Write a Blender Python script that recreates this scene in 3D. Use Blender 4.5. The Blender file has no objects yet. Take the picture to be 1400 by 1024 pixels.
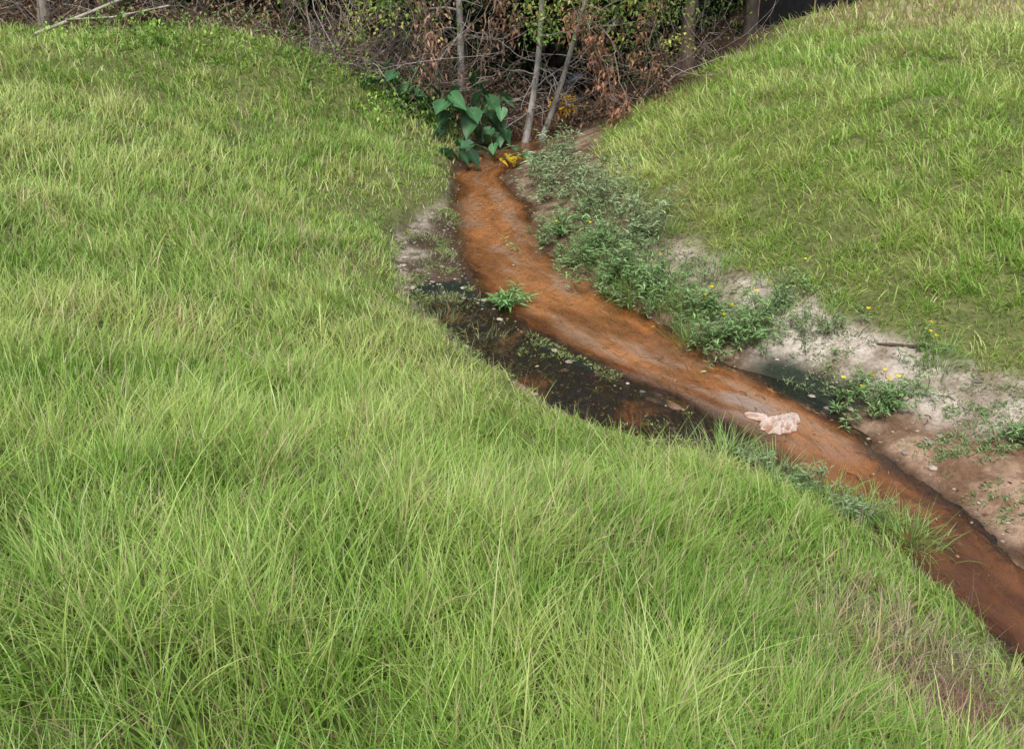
import bpy, math, numpy as np
from mathutils import Vector
rng=np.random.default_rng(7)
D=bpy.data; SC=bpy.context.scene

# ------------------------------------------------------------------ noise
_T={}
def vnoise(x,y,seed=0):
    if seed not in _T: _T[seed]=np.random.default_rng(1000+seed).random((256,256))
    T=_T[seed]
    x=np.asarray(x,float); y=np.asarray(y,float)
    xi=np.floor(x).astype(int); yi=np.floor(y).astype(int)
    fx=x-xi; fy=y-yi
    fx=fx*fx*(3-2*fx); fy=fy*fy*(3-2*fy)
    a=T[xi&255,yi&255]; b=T[(xi+1)&255,yi&255]; c=T[xi&255,(yi+1)&255]; d=T[(xi+1)&255,(yi+1)&255]
    return (a*(1-fx)+b*fx)*(1-fy)+(c*(1-fx)+d*fx)*fy
def fbm(x,y,seed=0,o=4):
    s=0;a=.5;t=0
    for i in range(o):
        s=s+a*vnoise(x*2**i+i*17.3,y*2**i+i*9.1,seed+i); t+=a; a*=.5
    return s/t      # 0..1
def sm(a,b,x):
    t=np.clip((x-a)/(b-a),0,1); return t*t*(3-2*t)
def mixc(a,b,t):
    return a*(1-t[...,None])+b*t[...,None]
A=lambda *v: np.array(v,float)

# ------------------------------------------------------------------ stream / bank lines (metres)
def line(ys,xs):
    g=np.arange(-6,60,.05); v=np.interp(g,ys,xs)
    k=np.exp(-.5*(np.arange(-12,13)*.05/.16)**2); k/=k.sum()
    v2=np.convolve(np.pad(v,12,mode='edge'),k,mode='valid')
    return lambda y: np.interp(y,g,v2)
Y =[-5,2,3.0,3.76,4.05,4.36,4.72,5.12,5.58,6.11,6.72,7.43,8.28,9.30,10.57,12.54,14.2,17,22,40]
XL=line(Y,[3.2,2.7,2.5,2.31,2.24,2.18,1.95,1.74,1.60,1.25,.80,.17,-.28,-.50,-.60,-.79,-.3,.5,1.5,2])
XR=line(Y,[4.2,3.5,3.1,2.90,2.78,2.72,2.62,2.52,2.38,2.05,1.68,1.28,.86,.44,.28,-.10,.45,1.2,2.1,3])
GL=line([-5,2,3.0,3.76,4.05,4.5,5.0,5.2,5.35,6.1,7.1,8.2,9.7,10.6,11,12.5,14.2,17,22,40],
        [3.1,2.6,2.4,2.3,2.2,1.98,1.65,1.33,.85,.12,-.47,-1.02,-1.20,-.92,-.68,-.80,-.6,.1,1,1.5])
GR=line([-5,3,4.5,5.8,6.6,7.5,8.6,9.8,12.5,14.5,17,22,40],
        [6,5,4.2,3.46,2.62,2.1,1.55,1.18,.95,1.3,2,3,4])
# true distance to the grass lines on a coarse lookup grid
_dx=np.arange(-14,14.01,.1); _dy=np.arange(-5,26.01,.1)
def distgrid(Lf):
    cy=np.arange(-5.5,27,.06); cx=Lf(cy); out=np.empty((len(_dx),len(_dy)))
    for k,xx in enumerate(_dx):
        out[k]=np.sqrt(((xx-cx)[None]**2+(_dy[:,None]-cy[None])**2).min(1))
    return out
_DL=distgrid(GL); _DR=distgrid(GR)
def look(G,x,y):
    u=np.clip((x+14)/.1,0,len(_dx)-1.001); v=np.clip((y+5)/.1,0,len(_dy)-1.001)
    i=u.astype(int); j=v.astype(int); fx=u-i; fy=v-j
    return (G[i,j]*(1-fx)+G[i+1,j]*fx)*(1-fy)+(G[i,j+1]*(1-fx)+G[i+1,j+1]*fx)*fy
def bankdist(x,y):
    x=np.asarray(x,float); y=np.asarray(y,float)
    return np.where(x<GL(y),look(_DL,x,y),0), np.where(x>GR(y),look(_DR,x,y),0)
def wob(y): return .10*(fbm(y*2.1,y*0+3,11,3)-.5)*2, .12*(fbm(y*1.9,y*0+8,12,3)-.5)*2

def height(x,y):
    x=np.asarray(x,float); y=np.asarray(y,float)
    wl,wr=wob(y); xl=XL(y)+wl; xr=XR(y)+wr
    gl=GL(y); gr=GR(y)
    dL,dR=bankdist(x,y)
    hL=(1.55)*(1-np.exp(-(dL/2.75)**1.25))
    hL=hL+.07*sm(.0,.22,dL)*sm(5.2,6,y)      # small undercut lip above the mud
    hR=1.5*(1-np.exp(-(dR/2.5)**1.15))
    tl=np.clip((xl-x)/np.maximum(xl-gl,.12),0,1)
    tr=np.clip((x-xr)/np.maximum(gr-xr,.15),0,1)
    murk=sm(5.3,5.7,y)*sm(8.8,7.9,y)
    ml=(.03*sm(0,.25,tl)+.05*tl)*(1-murk)+murk*(-.022+.02*sm(0,.15,tl)*sm(.35,.2,tl)+.06*sm(.80,1.05,tl))
    mr=.05*sm(0,.2,tr)+.24*tr**1.3
    pax=2.16-.55*(y-6.3)
    pool=np.exp(-(((x-pax)/.26)**2+((y-6.3)/.42)**2))
    mr=mr-.085*pool
    inside=np.minimum(x-xl,xr-x)
    bed=(-.02-.07*sm(0,.3,inside))*sm(0,.12,inside)
    h=np.where(x<xl,ml+hL,np.where(x>xr,mr+hR,bed))
    bank=np.clip(sm(0,1.2,dL)+sm(0,1.2,dR),0,1)
    h=h+bank*(.30*(fbm(x*.55+3,y*.55,21,3)-.5)+.18*(fbm(x*1.7,y*1.7,25,2)-.5))
    mrg=1-bank
    h=h+mrg*.030*(fbm(x*3.1,y*3.1,31,4)-.5)+.018*(fbm(x*13,y*13,35,3)-.5)
    h=h+.42*np.exp(-(((x+3.4)/1.7)**2+((y-13.3)/.9)**2))
    h=h-.22*np.exp(-(((x+2.6+.35*(y-10.5))/.8)**2+((y-10.8)/1.4)**2))*sm(0,.8,dL)
    far=sm(22,34,y)
    h=h*(1-far)+far*(1.8+.3*(fbm(x*.1,y*.1,5,2)-.5))
    return h

# ------------------------------------------------------------------ mesh builder
class MB:
    def __init__(s): s.V=[];s.F=[];s.C=[];s.M=[];s.n=0
    def add(s,V,F,C,m=0):
        V=np.asarray(V,float).reshape(-1,3); F=np.asarray(F,int)
        C=np.asarray(C,float)
        if C.ndim==1: C=np.tile(C,(len(V),1))
        if C.shape[1]==3: C=np.hstack([C,np.ones((len(C),1))])
        s.V.append(V); s.F.append(F+s.n); s.C.append(C); s.M.append(np.full(len(F),m)); s.n+=len(V)
    def build(s,name,mats,smooth=True,parent=None):
        V=np.concatenate(s.V); C=np.concatenate(s.C)
        tot=np.concatenate([np.full(len(f),f.shape[1]) for f in s.F])
        li=np.concatenate([f.ravel() for f in s.F]); mi=np.concatenate(s.M)
        me=D.meshes.new(name)
        me.vertices.add(len(V)); me.vertices.foreach_set('co',V.astype(np.float32).ravel())
        me.loops.add(len(li)); me.loops.foreach_set('vertex_index',li.astype(np.int32))
        me.polygons.add(len(tot)); st=np.concatenate([[0],np.cumsum(tot)[:-1]])
        me.polygons.foreach_set('loop_start',st.astype(np.int32))
        me.polygons.foreach_set('material_index',mi.astype(np.int32))
        me.polygons.foreach_set('use_smooth',np.full(len(tot),smooth))
        me.update(calc_edges=True)
        at=me.color_attributes.new('Col','FLOAT_COLOR','POINT')
        at.data.foreach_set('color',C.astype(np.float32).ravel())
        for m in mats: me.materials.append(m)
        ob=D.objects.new(name,me); SC.collection.objects.link(ob)
        if parent: ob.parent=parent
        return ob

def tube(mb,P,R,col,m=0,sides=5):
    P=np.asarray(P,float); n=len(P); R=np.broadcast_to(R,(n,))
    T=np.gradient(P,axis=0); T/=np.linalg.norm(T,axis=1)[:,None]+1e-9
    up=np.where(np.abs(T[:,2:3])>.9,A(1,0,0),A(0,0,1))
    U=np.cross(T,up); U/=np.linalg.norm(U,axis=1)[:,None]+1e-9
    W=np.cross(T,U)
    a=np.arange(sides)*2*np.pi/sides
    V=P[:,None]+R[:,None,None]*(np.cos(a)[None,:,None]*U[:,None]+np.sin(a)[None,:,None]*W[:,None])
    i=np.arange(n-1)[:,None]*sides; j=np.arange(sides)[None]; k=(j+1)%sides
    F=np.stack([i+j,i+k,i+sides+k,i+sides+j],-1).reshape(-1,4)
    c=np.asarray(col,float)
    if c.ndim==2: c=np.repeat(c,sides,0)
    mb.add(V,F,c,m)

def leaves(mb,P,Dr,L,W,C,m=0,fold=.25,droop=.2,r=rng):
    N=len(P); Dr=Dr/(np.linalg.norm(Dr,axis=1)[:,None]+1e-9)
    rnd=r.normal(size=(N,3))
    S=np.cross(Dr,A(0,0,1)+.55*rnd); S/=np.linalg.norm(S,axis=1)[:,None]+1e-9
    Nn=np.cross(S,Dr)
    L=np.broadcast_to(L,(N,))[:,None]; W=np.broadcast_to(W,(N,))[:,None]
    base=P; mid=P+Dr*L*.5; tip=P+Dr*L-A(0,0,1)*L*droop
    l=P+Dr*L*.42+S*W*.5+Nn*W*fold; rr=P+Dr*L*.42-S*W*.5+Nn*W*fold
    V=np.stack([base,l,tip,rr,mid],1)
    o=np.arange(N)[:,None]*5
    F=np.concatenate([o+[0,4,2,1],o+[0,3,2,4]])
    mb.add(V.reshape(-1,3),F,np.repeat(C,5,0),m)

# ------------------------------------------------------------------ materials
def newmat(name):
    m=D.materials.new(name); m.use_nodes=True; nt=m.node_tree; nt.nodes.clear()
    o=nt.nodes.new('ShaderNodeOutputMaterial'); return m,nt,o
def foliage_mat(name,trans=.35,rough=.55,spec=.3,var=.25,gain=1.0,light=False):
    m,nt,o=newmat(name); N=nt.nodes; Lk=nt.links
    a=N.new('ShaderNodeAttribute'); a.attribute_name='Col'
    src=a.outputs['Color']
    if var>.13:
        no=N.new('ShaderNodeTexNoise'); no.inputs['Scale'].default_value=60; no.inputs['Detail'].default_value=1
        tc=N.new('ShaderNodeTexCoord'); Lk.new(tc.outputs['Object'],no.inputs['Vector'])
        mr=N.new('ShaderNodeMapRange'); mr.inputs[1].default_value=.3; mr.inputs[2].default_value=.7
        mr.inputs[3].default_value=gain*(1-var); mr.inputs[4].default_value=gain*(1+var); Lk.new(no.outputs[0],mr.inputs[0])
        mu=N.new('ShaderNodeVectorMath'); mu.operation='SCALE'
        Lk.new(a.outputs['Color'],mu.inputs[0]); Lk.new(mr.outputs[0],mu.inputs['Scale']); src=mu.outputs[0]
    t=N.new('ShaderNodeBsdfTranslucent'); Lk.new(src,t.inputs['Color'])
    mx=N.new('ShaderNodeMixShader'); mx.inputs[0].default_value=trans
    if light:
        p=N.new('ShaderNodeBsdfDiffuse'); Lk.new(src,p.inputs['Color'])
        g=N.new('ShaderNodeBsdfGlossy'); g.inputs['Roughness'].default_value=.45; g.inputs['Color'].default_value=(.93,.95,.8,1)
        m3=N.new('ShaderNodeMixShader'); m3.inputs[0].default_value=.045
        Lk.new(p.outputs[0],mx.inputs[1]); Lk.new(t.outputs[0],mx.inputs[2])
        Lk.new(mx.outputs[0],m3.inputs[1]); Lk.new(g.outputs[0],m3.inputs[2]); Lk.new(m3.outputs[0],o.inputs[0])
        return m
    p=N.new('ShaderNodeBsdfPrincipled'); p.inputs['Roughness'].default_value=rough
    p.inputs['Specular IOR Level'].default_value=spec
    Lk.new(src,p.inputs['Base Color'])
    Lk.new(p.outputs[0],mx.inputs[1]); Lk.new(t.outputs[0],mx.inputs[2]); Lk.new(mx.outputs[0],o.inputs[0])
    return m
def solid_mat(name,scale=20,var=.4,rough=.85,bump=.3,bscale=60,spec=.2,stretch=(1,1,1),dist=.01):
    m,nt,o=newmat(name); N=nt.nodes; Lk=nt.links
    a=N.new('ShaderNodeAttribute'); a.attribute_name='Col'
    tc=N.new('ShaderNodeTexCoord'); mp=N.new('ShaderNodeMapping'); mp.inputs['Scale'].default_value=stretch
    Lk.new(tc.outputs['Object'],mp.inputs['Vector'])
    no=N.new('ShaderNodeTexNoise'); no.inputs['Scale'].default_value=scale; no.inputs['Detail'].default_value=6; no.inputs['Roughness'].default_value=.65
    Lk.new(mp.outputs[0],no.inputs['Vector'])
    mr=N.new('ShaderNodeMapRange'); mr.inputs[1].default_value=.3; mr.inputs[2].default_value=.7
    mr.inputs[3].default_value=1-var; mr.inputs[4].default_value=1+var; Lk.new(no.outputs[0],mr.inputs[0])
    mu=N.new('ShaderNodeVectorMath'); mu.operation='SCALE'
    Lk.new(a.outputs['Color'],mu.inputs[0]); Lk.new(mr.outputs[0],mu.inputs['Scale'])
    p=N.new('ShaderNodeBsdfPrincipled'); p.inputs['Roughness'].default_value=rough
    p.inputs['Specular IOR Level'].default_value=spec
    Lk.new(mu.outputs[0],p.inputs['Base Color'])
    n2=N.new('ShaderNodeTexNoise'); n2.inputs['Scale'].default_value=bscale; n2.inputs['Detail'].default_value=5; n2.inputs['Roughness'].default_value=.7
    Lk.new(mp.outputs[0],n2.inputs['Vector'])
    b=N.new('ShaderNodeBump'); b.inputs['Strength'].default_value=bump; b.inputs['Distance'].default_value=dist
    Lk.new(n2.outputs[0],b.inputs['Height']); Lk.new(b.outputs[0],p.inputs['Normal'])
    Lk.new(p.outputs[0],o.inputs[0]); return m,p,a,nt
M_grass=foliage_mat('grass_blades',trans=.45,var=.1,light=True)
M_weed=foliage_mat('weed_leaf',trans=.25,rough=.5,spec=.35)
M_leaf=foliage_mat('tree_leaf',trans=.35,rough=.5)
M_dead=foliage_mat('dead_leaf',trans=.15,rough=.8,spec=.1)
M_ear=foliage_mat('elephant_ear_leaf',trans=.2,rough=.45,spec=.35,var=.12)
M_flower=foliage_mat('yellow_petals',trans=.3,rough=.6,var=.05)
M_bark=solid_mat('bark',scale=9,var=.55,bump=.6,bscale=30,stretch=(1,1,.35))[0]
M_twig=solid_mat('twig',scale=12,var=.4,bump=.2)[0]
M_ground,pg,ag,ntg=solid_mat('ground_soil',scale=26,var=.36,bump=.9,bscale=70,dist=.012)
mr=ntg.nodes.new('ShaderNodeMapRange'); mr.inputs[3].default_value=.95; mr.inputs[4].default_value=.26
ntg.links.new(ag.outputs['Alpha'],mr.inputs[0]); ntg.links.new(mr.outputs[0],pg.inputs['Roughness'])

# water
M_water,nt,o=newmat('stream_water'); N=nt.nodes; Lk=nt.links
a=N.new('ShaderNodeAttribute'); a.attribute_name='Col'
tc=N.new('ShaderNodeTexCoord'); mp=N.new('ShaderNodeMapping'); mp.inputs['Rotation'].default_value=(0,0,math.radians(-35)); mp.inputs['Scale'].default_value=(1,.4,1)
Lk.new(tc.outputs['Object'],mp.inputs['Vector'])
n1=N.new('ShaderNodeTexNoise'); n1.inputs['Scale'].default_value=11; n1.inputs['Detail'].default_value=4; n1.inputs['Distortion'].default_value=1.5
Lk.new(mp.outputs[0],n1.inputs['Vector'])
b=N.new('ShaderNodeBump'); b.inputs['Strength'].default_value=1.0; b.inputs['Distance'].default_value=.05
Lk.new(n1.outputs[0],b.inputs['Height'])
df=N.new('ShaderNodeBsdfDiffuse'); Lk.new(a.outputs['Color'],df.inputs['Color'])
tr=N.new('ShaderNodeBsdfTransparent'); tr.inputs['Color'].default_value=(.90,.69,.43,1)
m1=N.new('ShaderNodeMixShader'); Lk.new(a.outputs['Alpha'],m1.inputs[0]); Lk.new(tr.outputs[0],m1.inputs[1]); Lk.new(df.outputs[0],m1.inputs[2])
gl=N.new('ShaderNodeBsdfGlossy'); gl.inputs['Roughness'].default_value=.05; Lk.new(b.outputs[0],gl.inputs['Normal'])
fr=N.new('ShaderNodeFresnel'); fr.inputs['IOR'].default_value=1.65; Lk.new(b.outputs[0],fr.inputs['Normal'])
m2=N.new('ShaderNodeMixShader'); Lk.new(fr.outputs[0],m2.inputs[0]); Lk.new(m1.outputs[0],m2.inputs[1]); Lk.new(gl.outputs[0],m2.inputs[2])
Lk.new(m2.outputs[0],o.inputs[0])

# ------------------------------------------------------------------ ground sheet
def axis(lo,hi,f0,f1,fine):
    mid=np.arange(f0,f1,fine); L=[];s=fine;v=f0
    while v>lo: s*=1.16; v-=s; L.append(v)
    R=[];s=fine;v=mid[-1]
    while v<hi: s*=1.16; v+=s; R.append(v)
    return np.array(L[::-1]+list(mid)+R)
gx=axis(-300,300,-3,4.8,.027); gy=axis(-200,500,2.6,15.5,.027)
Xg,Yg=np.meshgrid(gx,gy); Z=height(Xg,Yg)
def ground_color(x,y,z):
    wl,wr=wob(y); gl=GL(y); gr=GR(y); xl=XL(y)+wl; xr=XR(y)+wr
    n1=fbm(x*2.2,y*2.2,41,4); n2=fbm(x*7,y*7,45,4); n3=fbm(x*1.1,y*1.1,49,3); n4=fbm(x*16,y*16,53,3)
    thatch=mixc(A(.085,.11,.035),A(.18,.18,.075),n2)
    sand=mixc(A(.21,.17,.12),A(.49,.44,.375),sm(.3,.62,n1*.6+n2*.4))
    mud=mixc(A(.09,.060,.036),A(.24,.175,.12),sm(.3,.7,n2))
    c=mud
    tr=(x-xr)/np.maximum(gr-xr,.15)
    right=(x>(xl+xr)/2)
    c=np.where(right[...,None],mixc(c,sand,sm(.18,.5,tr+.7*(n1-.5))*sm(9.8,8.4,y)),c)
    pink=mixc(A(.17,.10,.06),A(.35,.24,.165),sm(.3,.7,n2))
    c=np.where(right[...,None],mixc(c,pink,sm(5.9,5.1,y+.7*(n1-.5)+.35*np.clip(tr,0,2)-.2)*sm(0,.1,tr)),c)
    lp=sm(.45,.95,np.clip((xl-x)/np.maximum(xl-gl,.12),0,2)+1.0*(n1-.5))
    c=np.where((~right)[...,None],mixc(mixc(A(.035,.027,.018),A(.11,.075,.048),n2),mixc(A(.11,.09,.06),A(.35,.31,.25),sm(.38,.62,n2)),lp),c)
    murk=sm(5.3,5.6,y)*sm(9.2,8.3,y)*((x<xl+.05)&(z<.03))
    mk=mixc(mixc(A(.034,.026,.015),A(.016,.024,.018),sm(.45,.6,n3)),A(.30,.19,.12),sm(.54,.68,n1))
    c=mixc(c,mk,murk*1.0)
    pax=2.16-.55*(y-6.3)
    pool=np.exp(-(((x-pax)/.28)**2+((y-6.3)/.46)**2))+.35*(n1-.5)
    c=mixc(c,A(.025,.034,.022)+0*c,sm(.25,.75,pool))
    inn=np.minimum(x-xl,xr-x)
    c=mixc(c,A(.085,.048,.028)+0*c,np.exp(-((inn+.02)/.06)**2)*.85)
    bed=mixc(A(.20,.082,.026),A(.68,.35,.12),sm(.25,.75,n2*.5+n1*.5))
    bed=mixc(bed,bed*.45,sm(.55,.7,n4)*.6)
    bed=bed*(1-.38*sm(5.4,4.2,y))[...,None]
    c=mixc(c,bed,sm(.0,.13,inn+.08*(n2-.5)))
    g=np.maximum(sm(-.05,.18,gl-x+.25*(n2-.5)),sm(-.02,.25,x-gr+.35*(n2-.5)))
    c=mixc(c,thatch,g)
    c=mixc(c,A(.13,.08,.055)+0*c,np.exp(-(((x-1.76)/.24)**2+((y-2.88)/.24)**2)**2))
    c=mixc(c,A(.36,.33,.20)+0*c,sm(14,17,y)*sm(4,6,x)*.8)
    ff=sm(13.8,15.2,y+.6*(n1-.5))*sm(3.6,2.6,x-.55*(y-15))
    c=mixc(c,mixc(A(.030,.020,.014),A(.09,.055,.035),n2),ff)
    wet=np.clip(sm(.05,.0,z),0,1)
    return np.concatenate([c,wet[...,None]],-1)
C=ground_color(Xg,Yg,Z)
ny,nx=Xg.shape; i=np.arange(ny-1)[:,None]*nx; j=np.arange(nx-1)[None]
F=np.stack([i+j,i+j+1,i+j+1+nx,i+j+nx],-1).reshape(-1,4)
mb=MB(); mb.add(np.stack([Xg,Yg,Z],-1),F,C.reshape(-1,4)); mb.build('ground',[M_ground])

# ------------------------------------------------------------------ water sheet
wy=np.arange(-3,24,.03); wt=np.linspace(0,1,110)
Yw,Tw=np.meshgrid(wy,wt,indexing='ij')
lo=np.minimum(GL(wy),XL(wy))-.1; hi=XR(wy)+.30+.25*np.exp(-((wy-6.28)/.6)**2)
Xw=lo[:,None]+(hi-lo)[:,None]*Tw
wl,wr=wob(Yw); xl=XL(Yw)+wl;xr=XR(Yw)+wr; lat=(Xw-xl)/(xr-xl)
st=fbm(lat*3.2+.8*fbm(lat*2,Yw*.8,68,2),Yw*1.1,61,4); st2=fbm(lat*8+fbm(lat*3,Yw*2,67,2)*2,Yw*3.2,65,4)
deep=sm(4.4,6.0,Yw)
col=mixc(A(.20,.085,.035),A(.48,.22,.085),deep)
col=mixc(col*.55,col*1.3,sm(.32,.68,st*.55+st2*.45))
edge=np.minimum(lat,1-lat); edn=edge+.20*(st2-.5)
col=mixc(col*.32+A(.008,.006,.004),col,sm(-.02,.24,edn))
col=mixc(col,A(.52,.45,.38)+0*col,sm(.48,.66,fbm(lat*4,Yw*2.6,71,3))*np.exp(-((Yw-6.15)/.65)**2)*.85)  # whitish sky glint painted into the water colour as pale streaks
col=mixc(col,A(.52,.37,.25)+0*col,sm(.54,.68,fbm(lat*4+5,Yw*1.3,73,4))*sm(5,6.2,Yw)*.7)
col=mixc(col,A(.10,.04,.015)+0*col,sm(11.5,13.5,Yw)*.5)
al=.18+.34*sm(.0,.3,edge)
mk=sm(.04,-.08,lat+.12*(st2-.5))*sm(8.6,8.1,Yw)
col=mixc(col,A(.06,.038,.018)+0*col,mk); al=al*(1-mk)+.18*mk
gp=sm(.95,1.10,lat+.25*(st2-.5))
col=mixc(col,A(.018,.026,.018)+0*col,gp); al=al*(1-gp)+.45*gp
n_,k_=Xw.shape; i=np.arange(n_-1)[:,None]*k_; j=np.arange(k_-1)[None]
F=np.stack([i+j,i+j+1,i+j+1+k_,i+j+k_],-1).reshape(-1,4)
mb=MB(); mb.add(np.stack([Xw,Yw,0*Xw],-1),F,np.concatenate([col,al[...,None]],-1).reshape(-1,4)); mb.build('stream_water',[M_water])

# ------------------------------------------------------------------ grass
def add_blades(mb,px,py,L,w,phi,th0,kap,K,c0,c1,twist=.9,zoff=-.01,pz=None,r=rng):
    n=len(px); pz=height(px,py)+zoff if pz is None else pz
    s=np.linspace(0,1,K+1); smid=(s[:-1]+s[1:])/2
    th=th0[:,None]+kap[:,None]*smid[None]
    X=np.concatenate([np.zeros((n,1)),np.cumsum(np.sin(th),1)],1)*(L/K)[:,None]
    Zz=np.concatenate([np.zeros((n,1)),np.cumsum(np.cos(th),1)],1)*(L/K)[:,None]
    cx=px[:,None]+np.cos(phi)[:,None]*X; cy=py[:,None]+np.sin(phi)[:,None]*X; cz=pz[:,None]+Zz
    wa=phi+np.pi/2+r.uniform(-twist,twist,n)
    wp=(1-s**1.6)*.95+.05
    hx=np.cos(wa)[:,None]*w[:,None]*wp*.5; hy=np.sin(wa)[:,None]*w[:,None]*wp*.5
    V=np.stack([np.stack([cx-hx,cy-hy,cz],-1),np.stack([cx+hx,cy+hy,cz],-1)],2)
    o=np.arange(n)[:,None,None]*(2*(K+1)); q=np.arange(K)[None,:,None]*2
    F=(o+q+np.array([0,1,3,2])[None,None]).reshape(-1,4)
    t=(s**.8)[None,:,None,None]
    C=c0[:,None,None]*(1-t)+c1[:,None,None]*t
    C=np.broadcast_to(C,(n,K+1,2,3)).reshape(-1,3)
    mb.add(V.reshape(-1,3),F,C)

def grass_mask(x,y):
    n=fbm(x*5,y*5,81,3)
    gl=GL(y); gr=GR(y)
    m=np.maximum(sm(-.06,.16,gl-x+.34*(n-.5)),sm(-.02,.22,x-gr+.5*(n-.5)))
    forest=sm(13.9,14.7,y+.7*(n-.5))*sm(3.4,2.2,x-.62*(y-15))
    bare=.97*np.exp(-(((x-1.74)/.25)**2+((y-2.84)/.27)**2)**2)
    thin=.60*np.exp(-(((x-1.65)/.45)**2+((y-3.2)/.4)**2))
    return m*(1-forest)*(1-bare)*(1-thin)
def scatter(side,r0,r1,dens,lenm,wid,K,mb):
    xa,xb=-.70*r1-1.5,.70*r1+1.5
    area=(xb-xa)*(r1+1.2); n=int(area*dens)
    x=rng.uniform(xa,xb,n); y=rng.uniform(.0,r1+1.2,n)
    nc=int(area*30); ccx=rng.uniform(xa,xb,nc); ccy=rng.uniform(0,r1+1.2,nc)
    k=rng.random(n)<.5; ci=rng.integers(0,nc,n); off=rng.normal(0,.045,(n,2))
    x=np.where(k,ccx[ci]+off[:,0],x); y=np.where(k,ccy[ci]+off[:,1],y)
    rr=np.hypot(x,y)
    keep=(rr>=r0)&(rr<r1)&(np.abs(x)<.70*np.maximum(y,0)+1.5)
    mid=(XL(y)+XR(y))/2
    keep&=(x<mid) if side<0 else (x>mid)
    x,y,k,off=x[keep],y[keep],k[keep],off[keep]
    gm=grass_mask(x,y); keep=rng.random(len(x))<gm
    x,y,k,off,gm=x[keep],y[keep],k[keep],off[keep],gm[keep]; n=len(x)
    if n==0: return 0
    dl,dr=bankdist(x,y); dd_=dl+dr
    pn=fbm(x*.8,y*.8,91,3); qn=fbm(x*2.6+5,y*2.6,95,3); cn=fbm(x*.5,y*.5,99,3)
    if side<0: base=2.6+3.4*(pn-.5)*2; lean=.32
    else: base=np.pi+.5+1.8*(pn-.5)*2; lean=.42
    phi=base+rng.normal(0,1.2 if side<0 else .9,n)
    outward=np.arctan2(off[:,1],off[:,0]); phi=np.where(k&(rng.random(n)<.55),outward,phi)
    L=lenm*rng.lognormal(0,.30,n)*(.50+1.0*qn)*(.45+.55*gm)*(.55+.45*sm(0,1.1,dd_))
    th0=np.abs(rng.normal(lean,.25,n)); kap=np.abs(rng.normal(.9,.55,n))
    w=wid*rng.uniform(.6,1.35,n)
    g1=A(.200,.42,.055); g2=A(.405,.65,.125); g3=A(.62,.70,.28)
    near=sm(4.5,2.5,np.hypot(x,y))
    t=np.clip(rng.normal(.0,.25,n)+sm(.22,.78,cn*.5+qn*.5)+(.12 if side>0 else 0)-.12*near,0,1)
    c=mixc(mixc(np.tile(g1,(n,1)),np.tile(g2,(n,1)),np.clip(t*1.5,0,1)),np.tile(g3,(n,1)),np.clip(t*1.6-.75,0,1))
    c*=rng.uniform(.78,1.18,(n,1))*(1.10 if side>0 else 1.0)
    pf=sm(.5,.72,fbm(x*1.2,y*1.2,103,3))
    dead=rng.random(n)<(.05+.13*pf)+.5*sm(13.5,16,y)*sm(4.5,6,x)+.5*np.exp(-(((x-1.65)/.45)**2+((y-3.1)/.45)**2))
    c=np.where(dead[:,None],A(.66,.54,.35)*rng.uniform(.5,1.15,(n,1)),c)
    c=np.clip(c,0,.85)
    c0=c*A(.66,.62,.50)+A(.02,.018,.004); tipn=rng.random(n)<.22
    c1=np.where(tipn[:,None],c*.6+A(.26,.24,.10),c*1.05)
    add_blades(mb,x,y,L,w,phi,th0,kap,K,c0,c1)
    m=rng.random(n)<.028
    if m.any():
        xs,ys=x[m],y[m]; nn=len(xs)
        cc=A(.58,.45,.33)*rng.uniform(.7,1.15,(nn,1))
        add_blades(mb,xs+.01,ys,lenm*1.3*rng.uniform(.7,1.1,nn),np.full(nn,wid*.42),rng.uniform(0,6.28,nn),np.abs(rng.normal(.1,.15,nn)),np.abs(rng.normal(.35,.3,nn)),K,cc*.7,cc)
    return n
rings=[(0.0,2.6,5400,.225,.0052,5),(2.6,3.6,4900,.205,.0054,4),(3.6,5,3700,.19,.0062,4),(5,7,2600,.17,.0076,3),(7,9.5,1750,.16,.0096,3),(9.5,12.5,1120,.155,.012,2),(12.5,17,640,.15,.016,2),(17,24,220,.16,.024,2)]
for side in (-1,1):
    mb=MB()
    for (r0,r1,d,l,w,K) in rings: scatter(side,r0,r1,d,l*(1.0 if side<0 else 1.12),w,K,mb)
    mb.build('grass',[M_grass],smooth=True)

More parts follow.
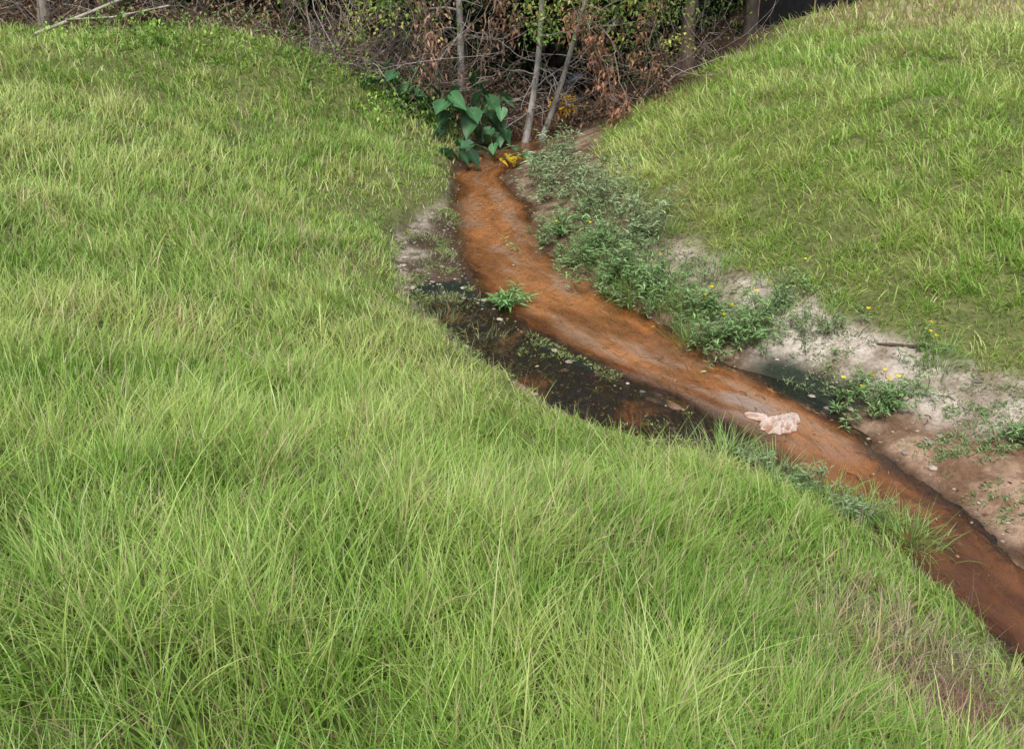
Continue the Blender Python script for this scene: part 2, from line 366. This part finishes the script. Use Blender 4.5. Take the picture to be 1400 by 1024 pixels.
# ------------------------------------------------------------------ low weeds
def weed(name,spots,flowers=4,hgt=.16,leaf=.055,cols=(A(.055,.14,.045),A(.13,.24,.075)),seed=0,stemcol=A(.14,.10,.05)):
    r=np.random.default_rng(seed+500); mb=MB()
    for (cx,cy,rx,ry,ns) in spots:
        for s in range(ns):
            a=r.uniform(0,6.28); q=abs(r.normal(0,.62))
            x0=cx+rx*q*math.cos(a); y0=cy+ry*q*math.sin(a); z0=float(height(x0,y0)); z0=max(z0,-.01)
            ph=r.uniform(0,6.28); h=hgt*r.uniform(.4,1.35)*(1.1-.35*min(q,1.5)); sp=h*r.uniform(.2,1.2)
            t=np.linspace(0,1,6)
            P=np.stack([x0+math.cos(ph)*sp*t+.01*r.normal(size=6),y0+math.sin(ph)*sp*t+.01*r.normal(size=6),z0+h*(1-(1-t)**1.6)],1)
            tube(mb,P,np.linspace(.003,.0015,6),stemcol*r.uniform(.6,1.3),0,3)
            nl=int(r.integers(9,16)); tt=r.uniform(.1,1,nl)
            Q=np.stack([np.interp(tt,t,P[:,k]) for k in range(3)],1)
            az=r.uniform(0,6.28,nl); Dv=np.stack([np.cos(az),np.sin(az),r.uniform(-.1,.8,nl)],1)
            cc=cols[0]+(cols[1]-cols[0])*r.random((nl,1)); cc=cc*r.uniform(.7,1.3,(nl,1))
            leaves(mb,Q,Dv,leaf*r.uniform(.6,1.5,nl),leaf*.20*r.uniform(.7,1.3,nl),cc,0,r=r)
    for s in range(flowers):
        cx,cy,rx,ry,ns=spots[int(r.integers(len(spots)))]
        x0=cx+rx*r.uniform(-.8,.8); y0=cy+ry*r.uniform(-.8,.8); z0=max(float(height(x0,y0)),0)+hgt*r.uniform(.95,1.3)
        tube(mb,[[x0,y0,z0-hgt],[x0,y0,z0]],.0015,cols[0],0,3)
        az=np.arange(5)*1.2566+r.random(); Dv=np.stack([np.cos(az),np.sin(az),np.full(5,.45)],1)
        Dv=Dv+A(0,-.25,.05)
        leaves(mb,np.tile([x0,y0,z0],(5,1)),Dv,.023,.022,np.tile(A(.85,.68,.02),(5,1)),1,fold=.05,droop=0,r=r)
    return mb.build(name,[M_weed,M_flower],smooth=False)
PW=(A(.13,.26,.09),A(.29,.44,.18))
weed('primrose_willow_plant',[(.50,9.7,.38,.5,70),(.76,9.0,.38,.4,95),(1.04,8.4,.35,.35,90),(1.26,8.0,.28,.28,60)],3,.25,.075,PW,seed=1)
weed('primrose_willow_plant',[(1.58,7.45,.28,.28,70),(1.88,6.95,.34,.26,95),(1.62,6.98,.2,.18,45),(2.15,7.2,.34,.28,48)],8,.22,.064,PW,seed=2)
weed('primrose_willow_plant',[(2.58,5.85,.28,.15,70),(2.45,6.05,.18,.12,26)],6,.15,.057,PW,seed=3)
weed('primrose_willow_plant',[(3.2,5.25,.18,.12,35)],1,.10,.05,PW,seed=4)
weed('primrose_willow_plant',[(2.4,6.75,.45,.18,26),(2.95,6.3,.25,.1,12)],4,.14,.045,PW,seed=5)
weed('broadleaf_weed',[(-.04,7.95,.16,.10,14)],0,.14,.12,cols=(A(.13,.28,.09),A(.27,.48,.17)),seed=6)
weed('riverside_weeds',[(.40,11.5,.30,.9,50),(.80,11.2,.40,1.0,65),(.6,12.6,.4,.5,40),(.9,10.2,.35,.6,55),(1.25,9.1,.28,.5,50)],0,.32,.09,cols=(A(.18,.28,.13),A(.37,.47,.25)),seed=7)
weed('streamside_weeds',[(1.72,4.85,.22,.14,40),(1.97,4.6,.18,.12,34),(1.48,5.12,.16,.10,20)],0,.12,.05,cols=(A(.15,.25,.12),A(.30,.42,.22)),seed=8)
r=np.random.default_rng(77); mb=MB()
yy=r.uniform(3.8,5.7,1700); xx=XR(yy)+.08+r.random(1700)**.9*1.6; c1=np.tile(A(.18,.29,.11),(1700,1))
y2=r.uniform(5.5,10.8,3200); t2=r.random(3200); x2=GL(y2)+t2*(np.maximum(XL(y2)-GL(y2),.1))*.9; c2=np.tile(A(.24,.30,.11),(3200,1))
y3=r.uniform(5.6,10,1800); x3=GR(y3)-r.random(1800)**1.3*.8; c3=np.tile(A(.22,.29,.13),(1800,1))
x=np.concatenate([xx,x2,x3]); y=np.concatenate([yy,y2,y3]); c=np.concatenate([c1,c2,c3])
kk=fbm(x*3,y*3,131,3)>.48; x,y,c=x[kk],y[kk],c[kk]
x=np.repeat(x,6)+r.normal(0,.018,len(x)*6); y=np.repeat(y,6)+r.normal(0,.018,len(y)*6); c=np.repeat(c,6,0)*r.uniform(.6,1.4,(len(x),1))
z=height(x,y); kk=z>-.015; x,y,c,z=x[kk],y[kk],c[kk],z[kk]; n=len(x)
az=r.uniform(0,6.28,n); leaves(mb,np.stack([x,y,z],1),np.stack([np.cos(az),np.sin(az),r.uniform(.2,1.5,n)],1),r.uniform(.015,.060,n),r.uniform(.005,.011,n),c,0,r=r)
mb.build('mud_seedlings',[M_weed],smooth=False)
# pebbles and clods
r=np.random.default_rng(78); mb=MB()
ico=np.array([[0,0,1],[.9,0,.2],[.3,.85,.2],[-.75,.5,.2],[-.7,-.55,.2],[.3,-.85,.2],[0,0,-.6]])
fi=np.array([[0,1,2],[0,2,3],[0,3,4],[0,4,5],[0,5,1],[6,2,1],[6,3,2],[6,4,3],[6,5,4],[6,1,5]])
for k in range(1700):
    y0=r.uniform(4,10)
    if r.random()<.45: x0=XR(y0)+r.random()*(GR(y0)-XR(y0))
    else:
        y0=r.uniform(5.5,10.6); x0=GL(y0)+r.random()**1.6*(XL(y0)-GL(y0))*.9
    s=r.uniform(.004,.018) if r.random()<.93 else r.uniform(.02,.04)
    z0=float(height(x0,y0)); V=ico*s*r.uniform(.6,1.3,(7,3)); an=r.uniform(0,6.28)
    V=np.stack([V[:,0]*math.cos(an)-V[:,1]*math.sin(an)+x0,V[:,0]*math.sin(an)+V[:,1]*math.cos(an)+y0,V[:,2]*.6+z0],1)
    g=r.random(); mb.add(V,fi,A(.42,.37,.30)*r.uniform(.3,1.05)*(1-g*.2))
mb.build('pebbles',[M_twig],smooth=False)
# small fallen leaves and debris on water and mud
r=np.random.default_rng(79); mb=MB(); n=420
y=r.uniform(4.2,13.5,n); x=GL(y)+r.random(n)*(GR(y)-GL(y)); z=np.maximum(height(x,y),0)+.006; az=r.uniform(0,6.28,n)
cc=np.array([A(.16,.09,.05),A(.30,.20,.11),A(.08,.05,.03),A(.42,.32,.16)])[r.integers(0,4,n)]
leaves(mb,np.stack([x,y,z],1),np.stack([np.cos(az),np.sin(az),r.uniform(0,.2,n)],1),r.uniform(.015,.05,n),r.uniform(.008,.02,n),cc,0,fold=.15,droop=0,r=r)
for k in range(70):
    y0=r.uniform(4.5,12); x0=GL(y0)+r.random()*(GR(y0)-GL(y0)); a_=r.uniform(0,3.14); l_=r.uniform(.04,.16); z0=max(float(height(x0,y0)),0)+.008
    tube(mb,[[x0,y0,z0],[x0+l_*.5*math.cos(a_),y0+l_*.5*math.sin(a_),z0+.01],[x0+l_*math.cos(a_+.3),y0+l_*math.sin(a_+.3),z0]],.003,A(.12,.08,.055),0,3)
mb.build('fallen_leaves',[M_dead],smooth=False)

# ------------------------------------------------------------------ grass tufts
def tuft(name,spots,L,w,c,dead=.1,seed=0,mat=M_grass,th=.35,kp=.9):
    r=np.random.default_rng(seed+900); mb=MB()
    for (cx,cy,rad,n) in spots:
        o=r.normal(0,rad*.5,(n,2)); x=cx+o[:,0]; y=cy+o[:,1]
        phi=np.arctan2(o[:,1],o[:,0])+r.normal(0,.6,n)
        cc=c*r.uniform(.6,1.3,(n,1)); dd=r.random(n)<dead; cc=np.where(dd[:,None],A(.46,.37,.25)*r.uniform(.5,1.1,(n,1)),cc)
        pz=np.maximum(height(x,y),-.03)-.005
        add_blades(mb,x,y,L*r.uniform(.5,1.25,n),w*r.uniform(.6,1.3,n),phi,np.abs(r.normal(th,.25,n)),np.abs(r.normal(kp,.5,n)),4,cc*.7,cc*1.05,pz=pz,r=r)
    return mb.build(name,[mat])
G0=A(.32,.55,.13)
tuft('grass_tuft',[(3.02,6.15,.16,260)],.2,.005,G0*.9,seed=1)
tuft('grass_tuft',[(2.22,4.45,.15,300),(2.07,4.65,.14,240),(1.88,4.78,.16,180),(1.33,5.25,.16,220),(1.62,5.02,.14,120)],.23,.005,G0,seed=2)
tuft('grass_tuft',[(1.14,8.05,.24,280),(.98,8.35,.2,180),(1.56,7.5,.18,200),(1.48,7.15,.14,150),(.72,8.9,.2,150),(1.36,7.75,.18,160),(1.95,7.1,.2,120)],.28,.0055,G0*.85,seed=3)
tuft('grass_tuft',[(2.45,6.95,.12,60),(1.15,9.9,.35,300),(1.45,9.0,.28,240),(1.8,8.0,.25,160),(.9,10.8,.3,200)],.24,.006,A(.34,.47,.21),seed=4)
tuft('grass_tuft',[(-.60,8.0,.26,150),(-.80,8.9,.26,150),(-.88,9.6,.25,140),(-.22,7.2,.22,110),(-.60,7.6,.22,120),(-.78,10.3,.2,120)],.13,.005,A(.35,.44,.18),seed=5,dead=.3)
tuft('dead_grass_tuft',[(1.74,2.84,.22,1000),(1.86,2.76,.14,460),(1.62,2.80,.14,420)],.17,.003,A(.36,.20,.14),seed=6,dead=.25,th=.9,kp=1.5)
tuft('dead_grass_tuft',[(1.7,3.2,.3,500),(1.95,3.05,.2,300),(1.4,3.35,.25,220)],.17,.003,A(.56,.56,.38),seed=7,dead=.6,th=.6,kp=1.2)

# ------------------------------------------------------------------ crumpled plastic bag on the bar
r=np.random.default_rng(3); mb=MB()
def lump(cx,cy,rx,ry,h,rot,seed):
    n=80; u,v=np.meshgrid(np.linspace(-1,1,n),np.linspace(-1,1,n))
    rad=np.sqrt(u**2+v**2)+1e-6; k=np.maximum(np.abs(u),np.abs(v))/rad; U=u*k; Vv=v*k; rad=np.sqrt(U**2+Vv**2)
    ang=np.arctan2(Vv,U); ed=1+.45*(fbm(np.cos(ang)*2.4+9,np.sin(ang)*2.4+9,seed,3)-.5)*2
    wx=U+.5*(fbm(U*1.5,Vv*1.5,seed+7,2)-.5); wy=Vv+.5*(fbm(U*1.5+7,Vv*1.5,seed+9,2)-.5)
    ridg=1-np.abs(2*fbm(wx*1.9+4,wy*3.1+2,seed+1,3)-1)
    z=h*(np.clip(1-rad**3,0,1)**.5)*(.15+1.1*ridg**3)
    xx=U*ed*rx; yy=Vv*ed*ry
    X=cx+xx*math.cos(rot)-yy*math.sin(rot); Yy=cy+xx*math.sin(rot)+yy*math.cos(rot)
    i=np.arange(n-1)[:,None]*n; j=np.arange(n-1)[None]
    F=np.stack([i+j,i+j+1,i+j+1+n,i+j+n],-1).reshape(-1,4)
    c=mixc(A(.36,.20,.13)+0*np.stack([U]*3,-1),A(.62,.51,.45)+0*np.stack([U]*3,-1),sm(.5,.88,ridg))
    mb.add(np.stack([X,Yy,z+.006],-1),F,c.reshape(-1,3))
lump(1.83,5.74,.13,.095,.055,.1,201); lump(1.73,5.86,.12,.045,.022,-.45,211); lump(1.91,5.82,.08,.05,.045,.5,221)
M_bag=foliage_mat('plastic_film',trans=.15,rough=.45,spec=.4,var=.05)
mb.build('crumpled_plastic_bag',[M_bag])

def stick(name,P,R,col,side=()):
    mb=MB(); tube(mb,P,R,col,0,7)
    for q in side: tube(mb,q,.012,col,0,5)
    return mb.build(name,[M_bark])
zz=lambda x,y:float(height(x,y))
stick('fallen_stick',[[2.7,6.5,zz(2.7,6.5)+.012],[2.78,6.44,zz(2.78,6.44)+.02],[2.9,6.38,zz(2.9,6.38)+.012],[3.0,6.36,zz(3.0,6.36)+.014],[3.2,6.28,zz(3.2,6.28)+.006]],[.006,.013,.014,.011,.004],A(.10,.075,.06))
b0=zz(-6.3,13.4)
stick('fallen_branch',[[-6.3,13.4,b0+.03],[-5.6,13.6,b0+.28],[-4.9,13.8,b0+.55],[-4.0,14.0,b0+.9],[-3.2,14.2,b0+1.2]],[.026,.022,.02,.017,.010],A(.38,.34,.29),side=[[[-5.2,13.7,b0+.42],[-4.9,13.6,b0+.75],[-4.5,13.6,b0+1.0]],[[-5.9,13.5,b0+.2],[-5.2,13.3,b0+.25],[-4.4,13.2,b0+.4]]])

# ------------------------------------------------------------------ elephant ears
def ear_leaf(mb,base,tipdir,size,tilt,col,petroot,r):
    n=13; t=np.linspace(0,1,n)
    d=np.array([math.cos(tipdir)*math.cos(tilt),math.sin(tipdir)*math.cos(tilt),-math.sin(tilt)])
    s=np.cross(d,[0,0,1]); s/=np.linalg.norm(s); 
    roll=r.normal(0,.35); nn=np.cross(s,d); s,nn=s*math.cos(roll)+nn*math.sin(roll),nn*math.cos(roll)-s*math.sin(roll)
    outline=np.array([.16,.34,.44,.49,.50,.48,.44,.38,.31,.235,.155,.075,.005])
    rows=[]
    wv=r.uniform(0,6.28)
    for k in range(n):
        y=(t[k]-.25)*size; w=outline[k]*size*.80
        c=base+d*y-A(0,0,1)*(t[k]**2)*.16*size
        lift=.16+.06*math.sin(t[k]*14+wv)
        rows.append([c-s*w+nn*w*lift,c-s*w*.5+nn*w*.03,c-nn*.010,c+s*w*.5+nn*w*.03,c+s*w+nn*w*(lift-.04)])
    V=np.array(rows).reshape(-1,3); V[2]+=d*.2*size; V[7]+=d*.07*size
    i=np.arange(n-1)[:,None]*5; j=np.arange(4)[None]
    F=np.stack([i+j,i+j+1,i+j+6,i+j+5],-1).reshape(-1,4)
    cc=np.tile(col,(len(V),1)); cc[2::5]*=1.5
    mb.add(V,F,cc,0)
    t=np.linspace(0,1,7)[:,None]; mid=(petroot+base)/2+A(0,0,.12)
    P=(1-t)**2*petroot+2*t*(1-t)*mid+t*t*base
    tube(mb,P,np.linspace(.011,.006,7),A(.10,.17,.06),0,5)
def ears(name,items,seed,lo=.18,hi=.38):
    r=np.random.default_rng(seed); mb=MB()
    for (x,y,nl,hm) in items:
        z=max(zz(x,y),0); root=A(x,y,z)
        for k in range(nl):
            a=r.uniform(0,6.28); rad=r.uniform(.08,.5); h=hm*r.uniform(.25,1.1)
            b=root+A(rad*math.cos(a),rad*math.sin(a)-.05,h)
            td=a+r.normal(0,.6)
            col=A(.042,.115,.042)*r.uniform(.5,1.7)+A(.006,.008,.010)
            ear_leaf(mb,b,td,r.uniform(lo,hi),r.uniform(.05,1.0),col,root,r)
    return mb.build(name,[M_ear])
ears('elephant_ear_plant',[(-.50,14.2,14,.85)],1)
ears('elephant_ear_plant',[(-.15,14.3,13,.75)],2)
ears('elephant_ear_plant',[(-.95,13.7,12,.55)],3)
ears('elephant_ear_plant',[(-.72,12.95,8,.28)],6,.14,.28)
ears('elephant_ear_plant',[(-1.55,13.9,12,.6)],4,.16,.32)
ears('elephant_ear_plant',[(.25,13.1,6,.20)],5,.14,.26)
ears('elephant_ear_plant',[(-.25,13.5,7,.3)],7,.14,.26)
mb=MB(); r=np.random.default_rng(5)
for (x,y,s_) in [(-.03,12.9,.24),(.08,13.02,.18),(-.14,12.85,.15),(.0,12.75,.13)]:
    ear_leaf(mb,A(x,y,.08+.1*r.random()),r.uniform(0,6.28),s_,r.uniform(.1,.6),A(.62,.42,.03)*r.uniform(.7,1.1),A(x+.1,y+.15,.0),r)
mb.build('yellowed_leaves',[M_ear])

# ------------------------------------------------------------------ trees
def curve(r,p,d,L,n,wob,grav=0):
    P=[np.array(p,float)]; d=np.array(d,float); d/=np.linalg.norm(d)
    for k in range(n-1):
        d=d+r.normal(0,wob,3)+A(0,0,grav); d/=np.linalg.norm(d); P.append(P[-1]+d*L/(n-1))
    return np.array(P)
LEAFPAL=[A(.08,.17,.04),A(.14,.24,.05),A(.24,.30,.07),A(.055,.11,.035)]
def tree(name,x,y,h,lean,rad,seed,bark=A(.30,.28,.25),crown=.35,nb=11,lpb=90,leaf=.10,low_dead=5,deadfrac=.06):
    r=np.random.default_rng(seed); mb=MB(); z=zz(x,y)-.08; h=h*.85
    t=np.linspace(0,1,14)
    P=np.stack([x+lean[0]*t+.05*h*.16*np.sin(t*9+seed),y+lean[1]*t+.05*h*.1*np.cos(t*6+seed*2),z+h*t],1)
    R=rad*(1-.8*t)+.4*rad*np.exp(-t*h*5)
    tube(mb,P,R,bark,0,9)
    for k in range(nb):
        tt=crown+(1-crown)*((k+r.random())/nb); p=np.array([np.interp(tt,t,P[:,q]) for q in range(3)])
        az=r.uniform(0,6.28); L=h*r.uniform(.18,.36)*(1.25-tt*.6)
        B=curve(r,p,[math.cos(az),math.sin(az),r.uniform(.1,.9)],L,8,.16)
        tube(mb,B,np.linspace(rad*.38*(1.2-tt),.006,8),bark*.85,0,5)
        for q in range(4):
            bi=int(r.integers(2,8)); S=curve(r,B[bi],r.normal(0,1,3)+A(0,0,.1),L*r.uniform(.25,.5),5,.25)
            tube(mb,S,np.linspace(.010,.003,5),bark*.7,0,3)
            n=int(lpb/4*r.uniform(.5,1.5)); ii=r.integers(0,5,n)
            Q=S[ii]+r.normal(0,.16,(n,3)); Dv=r.normal(0,1,(n,3))+A(0,0,-.3)
            base=LEAFPAL[int(r.integers(4))]; cc=base*r.uniform(.6,1.5,(n,1))
            dd=r.random(n)<deadfrac; cc=np.where(dd[:,None],A(.26,.13,.06)*r.uniform(.5,1.3,(n,1)),cc)
            leaves(mb,Q,Dv,leaf*r.uniform(.6,1.3,n),leaf*.55*r.uniform(.7,1.2,n),cc,1,r=r)
    for k in range(low_dead):
        tt=r.uniform(.08,crown); p=np.array([np.interp(tt,t,P[:,q]) for q in range(3)])
        az=r.uniform(0,6.28); B=curve(r,p,[math.cos(az),math.sin(az),r.uniform(-.3,.8)],r.uniform(.5,1.4),8,.22)
        tube(mb,B,np.linspace(.012,.003,8),bark*.8,0,4)
        for q in range(3):
            S=curve(r,B[int(r.integers(2,7))],r.normal(0,1,3),r.uniform(.2,.5),5,.25); tube(mb,S,np.linspace(.006,.002,5),bark*.8,0,3)
    return mb.build(name,[M_bark,M_leaf])
pale=A(.36,.345,.32)
tree('sapling_tree',-.72,15.3,6.0,(-.35,.3),.065,11,pale,.30,low_dead=9)
tree('sapling_tree',.20,14.5,6.2,(.55,.3),.055,12,pale,.30,low_dead=9)
tree('sapling_tree',.38,14.7,5.6,(1.6,.2),.050,13,pale*.85,.32,low_dead=8)
tree('sapling_tree',-1.95,14.9,5.5,(1.3,.1),.04,14,A(.16,.14,.12),.25,low_dead=8)
tree('broadleaf_tree',2.75,15.6,6.5,(.1,.3),.12,16,A(.13,.095,.075),.30,nb=14,lpb=110)
tree('broadleaf_tree',1.7,18.5,7,(-.2,.3),.11,17,A(.05,.04,.035),.28,nb=14,lpb=110)
tree('broadleaf_tree',-3.6,16.4,6.5,(.3,.2),.10,18,A(.07,.06,.05),.28,nb=14,lpb=110)
tree('broadleaf_tree',-6.7,14.6,6.5,(.0,.2),.09,19,A(.26,.23,.20),.30,nb=14,lpb=100)
tree('broadleaf_tree',-5.2,17,7,(.1,.2),.12,20,A(.05,.04,.035),.28,nb=14,lpb=110)
tree('broadleaf_tree',4.4,18.9,7,(.1,.2),.12,21,A(.07,.06,.05),.25,nb=14,lpb=110)
tree('broadleaf_tree',-9.5,15.5,7,(.1,.2),.12,22,A(.14,.11,.09),.28,nb=14,lpb=100)
tree('broadleaf_tree',.9,19.5,7.5,(.1,.2),.13,23,A(.05,.04,.035),.25,nb=14,lpb=110)
tree('broadleaf_tree',-1.9,18.9,7.5,(.1,.2),.13,24,A(.05,.04,.035),.25,nb=14,lpb=110)
tree('broadleaf_tree',7.5,21.5,7.5,(.1,.2),.13,25,A(.10,.08,.065),.25,nb=14,lpb=110)
tree('broadleaf_tree',11,21,7.5,(.1,.2),.13,26,A(.10,.08,.065),.25,nb=14,lpb=110)

def vine(name,p0,p1,n,wid,seed,sag=.3,col=A(.21,.115,.07)):
    r=np.random.default_rng(seed); mb=MB(); p0=np.array(p0,float);p1=np.array(p1,float)
    for s in range(6):
        t=np.linspace(0,1,12)[:,None]; P=p0*(1-t)+p1*t+r.normal(0,wid*.8,(1,3))+r.normal(0,.04,(12,3))
        P[:,2]-=sag*np.sin(np.pi*t[:,0])*r.uniform(.2,1)
        tube(mb,P,r.uniform(.004,.009),A(.24,.18,.14)*r.uniform(.6,1.3),0,4)
        for q in range(8):
            S=curve(r,P[int(r.integers(0,12))],r.normal(0,.8,3)+A(0,0,-.5),r.uniform(.15,.5),5,.35); tube(mb,S,.003,A(.24,.18,.14),0,3)
    nc=20; tc_=r.random(nc); cen=p0*(1-tc_[:,None])+p1*tc_[:,None]+r.normal(0,wid*1.3,(nc,3)); ii=r.integers(0,nc,n)
    Q=cen[ii]+r.normal(0,wid*.7,(n,3))*A(1,1,1.5)
    cc=col*r.uniform(.3,1.6,(n,1)); Dv=r.normal(0,.7,(n,3))+A(0,0,-.7)
    leaves(mb,Q,Dv,r.uniform(.04,.12,n),r.uniform(.02,.055,n),cc,1,fold=.6,r=r)
    return mb.build(name,[M_twig,M_dead],smooth=False)
vine('dead_vine',(-1.35,14.3,2.6),(-1.05,14.1,.6),480,.12,1,0,A(.40,.26,.19))
vine('dead_vine',(.85,14.0,2.1),(1.45,13.7,.60),460,.10,3,-.15,A(.36,.20,.13))
vine('dead_vine',(1.95,14.2,2.6),(2.0,14.1,.95),420,.11,4,0,A(.34,.20,.13))
vine('dead_vine',(-2.7,14.7,2.9),(-1.8,14.3,1.0),380,.2,5,0,A(.34,.25,.19))
vine('dead_vine',(.0,14.9,2.6),(-.3,14.8,1.2),220,.16,8,0,A(.32,.20,.14))

def forest_edge(x): return np.interp(x,[-30,-8,-2,-1,1.4,2.6,4.7,8,30],[13.5,13.8,14.2,14.4,14.4,15.4,18.7,21,22])
r=np.random.default_rng(31); mb=MB()
for k in range(620):
    x=r.uniform(-10,3.4) if r.random()<.65 else r.uniform(-3,-.4); y=forest_edge(x)+.10+abs(r.normal(0,.8)); z=zz(x,y)
    if GL(y)+.0<x<GR(y)+.1: continue
    B=curve(r,[x,y,z-.03],[r.normal(0,1.0),r.normal(0,.5)-.1,r.uniform(.1,.9)],r.uniform(.6,2.6),10,.22,-.08 if r.random()<.6 else .03)
    c=A(.28,.22,.19)*r.uniform(.25,1.3) if r.random()<.7 else A(.44,.40,.37)
    tube(mb,B,np.linspace(r.uniform(.004,.012),.002,10),c,0,3)
    for q in range(3):
        S=curve(r,B[int(r.integers(2,9))],r.normal(0,1,3),r.uniform(.2,.8),6,.35); tube(mb,S,.0028,c,0,3)
mb.build('bare_twig_thicket',[M_twig])
def leafmass(name,n_clump,cf,lpc,leaf,pal,seed,mat=M_leaf,sig=.35):
    r=np.random.default_rng(seed); mb=MB()
    cx,cy,cz,cs=cf(r,n_clump)
    ii=np.repeat(np.arange(len(cx)),lpc); n=len(ii)
    Q=np.stack([cx[ii],cy[ii],cz[ii]],1)+r.normal(0,1,(n,3))*(sig*cs[ii])[:,None]*A(1,1,.7)
    pc=np.array(pal)[r.integers(0,len(pal),len(cx))][ii]*r.uniform(.7,1.25,len(cx))[ii][:,None]*r.uniform(.6,1.4,(n,1))
    Q[:,2]=np.maximum(Q[:,2],height(Q[:,0],Q[:,1])+.02)
    Dv=r.normal(0,1,(n,3))+A(0,-.2,-.2)
    leaves(mb,Q,Dv,leaf*r.uniform(.6,1.4,n),leaf*.55*r.uniform(.7,1.3,n),pc,0,r=r)
    return mb.build(name,[mat],smooth=False)
def cf_under(r,n):
    x=r.uniform(-11,4.5,n); y=forest_edge(x)+.5+np.abs(r.normal(0,1.4,n)); k=~((x>GL(y)-.1)&(x<GR(y)+.1)&(y<18)); x,y=x[k],y[k]
    return x,y,height(x,y)+.2+r.random(len(x))**.9*2.4,r.uniform(.4,1.1,len(x))
leafmass('forest_undergrowth',220,cf_under,60,.075,LEAFPAL+[A(.30,.17,.10),A(.14,.24,.05)],41)
def cf_hang(r,n):
    k=r.random(n)<.4; x=np.where(k,r.uniform(-2.3,-1.2,n),r.uniform(.1,2.4,n)); y=13.9+r.random(n)*.9
    return x,y,1.95-.65*r.random(n)**2+.1*(x<0)+.3*r.random(n),r.uniform(.25,.6,n)
leafmass('hanging_foliage',66,cf_hang,32,.065,[A(.24,.38,.09),A(.17,.29,.07),A(.44,.48,.13)],46)
def cf_dead(r,n):
    x=r.uniform(-10,3.5,n); y=forest_edge(x)+.1+np.abs(r.normal(0,1.0,n)); return x,y,height(x,y)+r.random(n)**3*.6,r.uniform(.6,1.4,n)
leafmass('leaf_litter',140,cf_dead,60,.07,[A(.20,.12,.075),A(.26,.18,.11),A(.10,.06,.04)],42,M_dead)
def cf_bank(r,n):
    x=r.uniform(-1.8,-.9,n); y=13.6+r.random(n)*.9; return x,y,height(x,y)+.05+r.random(n)*.3,r.uniform(.3,.6,n)
leafmass('ground_cover_plants',26,cf_bank,34,.07,[A(.14,.27,.06),A(.22,.36,.08),A(.08,.16,.05)],47,M_weed,.3)
def cf_bg(r,n):
    x=r.uniform(-26,26,n); e=np.maximum(forest_edge(x)+3.0,17.5); y=e+r.random(n)*4; return x,y,height(x,y)+r.random(n)*5.0,r.uniform(1.2,2.2,n)
leafmass('background_forest',1300,cf_bg,60,.26,[A(.014,.024,.010),A(.022,.036,.012),A(.012,.015,.009)],43)
def cf_hump(r,n):
    x=r.uniform(-5.8,-1.4,n); y=13.3+r.normal(0,.35,n)+.12*(x+3); return x,y,height(x,y)+.03+r.random(n)*.14,r.uniform(.3,.8,n)
leafmass('hump_weeds',60,cf_hump,45,.06,[A(.18,.34,.06),A(.27,.44,.08),A(.14,.26,.05)],44,M_weed,.34)
def cf_y(r,n):
    x=r.uniform(.5,1.1,n); return x,16.4+r.random(n)*.6,.10+r.random(n)*.1,np.full(n,.3)
leafmass('yellow_fallen_leaves',10,cf_y,40,.08,[A(.60,.36,.03)],45,M_dead,.3)

# ------------------------------------------------------------------ silt fence on the far right top
mb=MB(); n=60; xs=np.linspace(4.6,11,n); ys=19.2+.10*(xs-4.6)+.05*np.sin(xs*5); zs=height(xs,ys)
V=np.stack([np.stack([xs,ys,zs-.05],1),np.stack([xs,ys+.02*np.sin(xs*9),zs+.30],1),np.stack([xs,ys+.03*np.sin(xs*7),zs+.62+.03*np.sin(xs*4)],1)],1).reshape(-1,3)
i=np.arange(n-1)[:,None]*3; j=np.arange(2)[None]
F=np.stack([i+j,i+j+3,i+j+4,i+j+1],-1).reshape(-1,4); mb.add(V,F,A(.012,.012,.014),0)
for k in range(0,n,10): tube(mb,[[xs[k],ys[k]-.03,zs[k]-.1],[xs[k],ys[k]-.03,zs[k]+.85]],.02,A(.35,.26,.17),1,5)
mb.build('silt_fence',[M_twig,M_bark])

# ------------------------------------------------------------------ light, sky, camera
SUN_EL=math.radians(60); SUN_AZ=math.radians(200)
w=D.worlds.new('World'); SC.world=w; w.use_nodes=True; nt=w.node_tree
bg=nt.nodes['Background']; sky=nt.nodes.new('ShaderNodeTexSky'); sky.sky_type='NISHITA'; sky.sun_disc=False
sky.sun_elevation=SUN_EL; sky.sun_rotation=SUN_AZ; sky.dust_density=5; sky.air_density=1.0; sky.ozone_density=.5
nt.links.new(sky.outputs[0],bg.inputs['Color']); bg.inputs['Strength'].default_value=.15
sl=D.lights.new('sun','SUN'); sl.energy=2.9; sl.angle=math.radians(18); sl.color=(1,.97,.93)
so=D.objects.new('sun',sl); SC.collection.objects.link(so)
d=Vector((math.sin(SUN_AZ)*math.cos(SUN_EL),math.cos(SUN_AZ)*math.cos(SUN_EL),math.sin(SUN_EL)))
so.rotation_euler=d.to_track_quat('Z','Y').to_euler()
cam=D.cameras.new('camera'); co=D.objects.new('camera',cam); SC.collection.objects.link(co)
co.location=(0,0,3.2); co.rotation_euler=(math.radians(64),0,0); cam.lens=33.84; cam.sensor_width=36; cam.clip_end=2000
SC.camera=co
SC.view_settings.view_transform='Standard'; SC.view_settings.look='None'; SC.view_settings.exposure=0
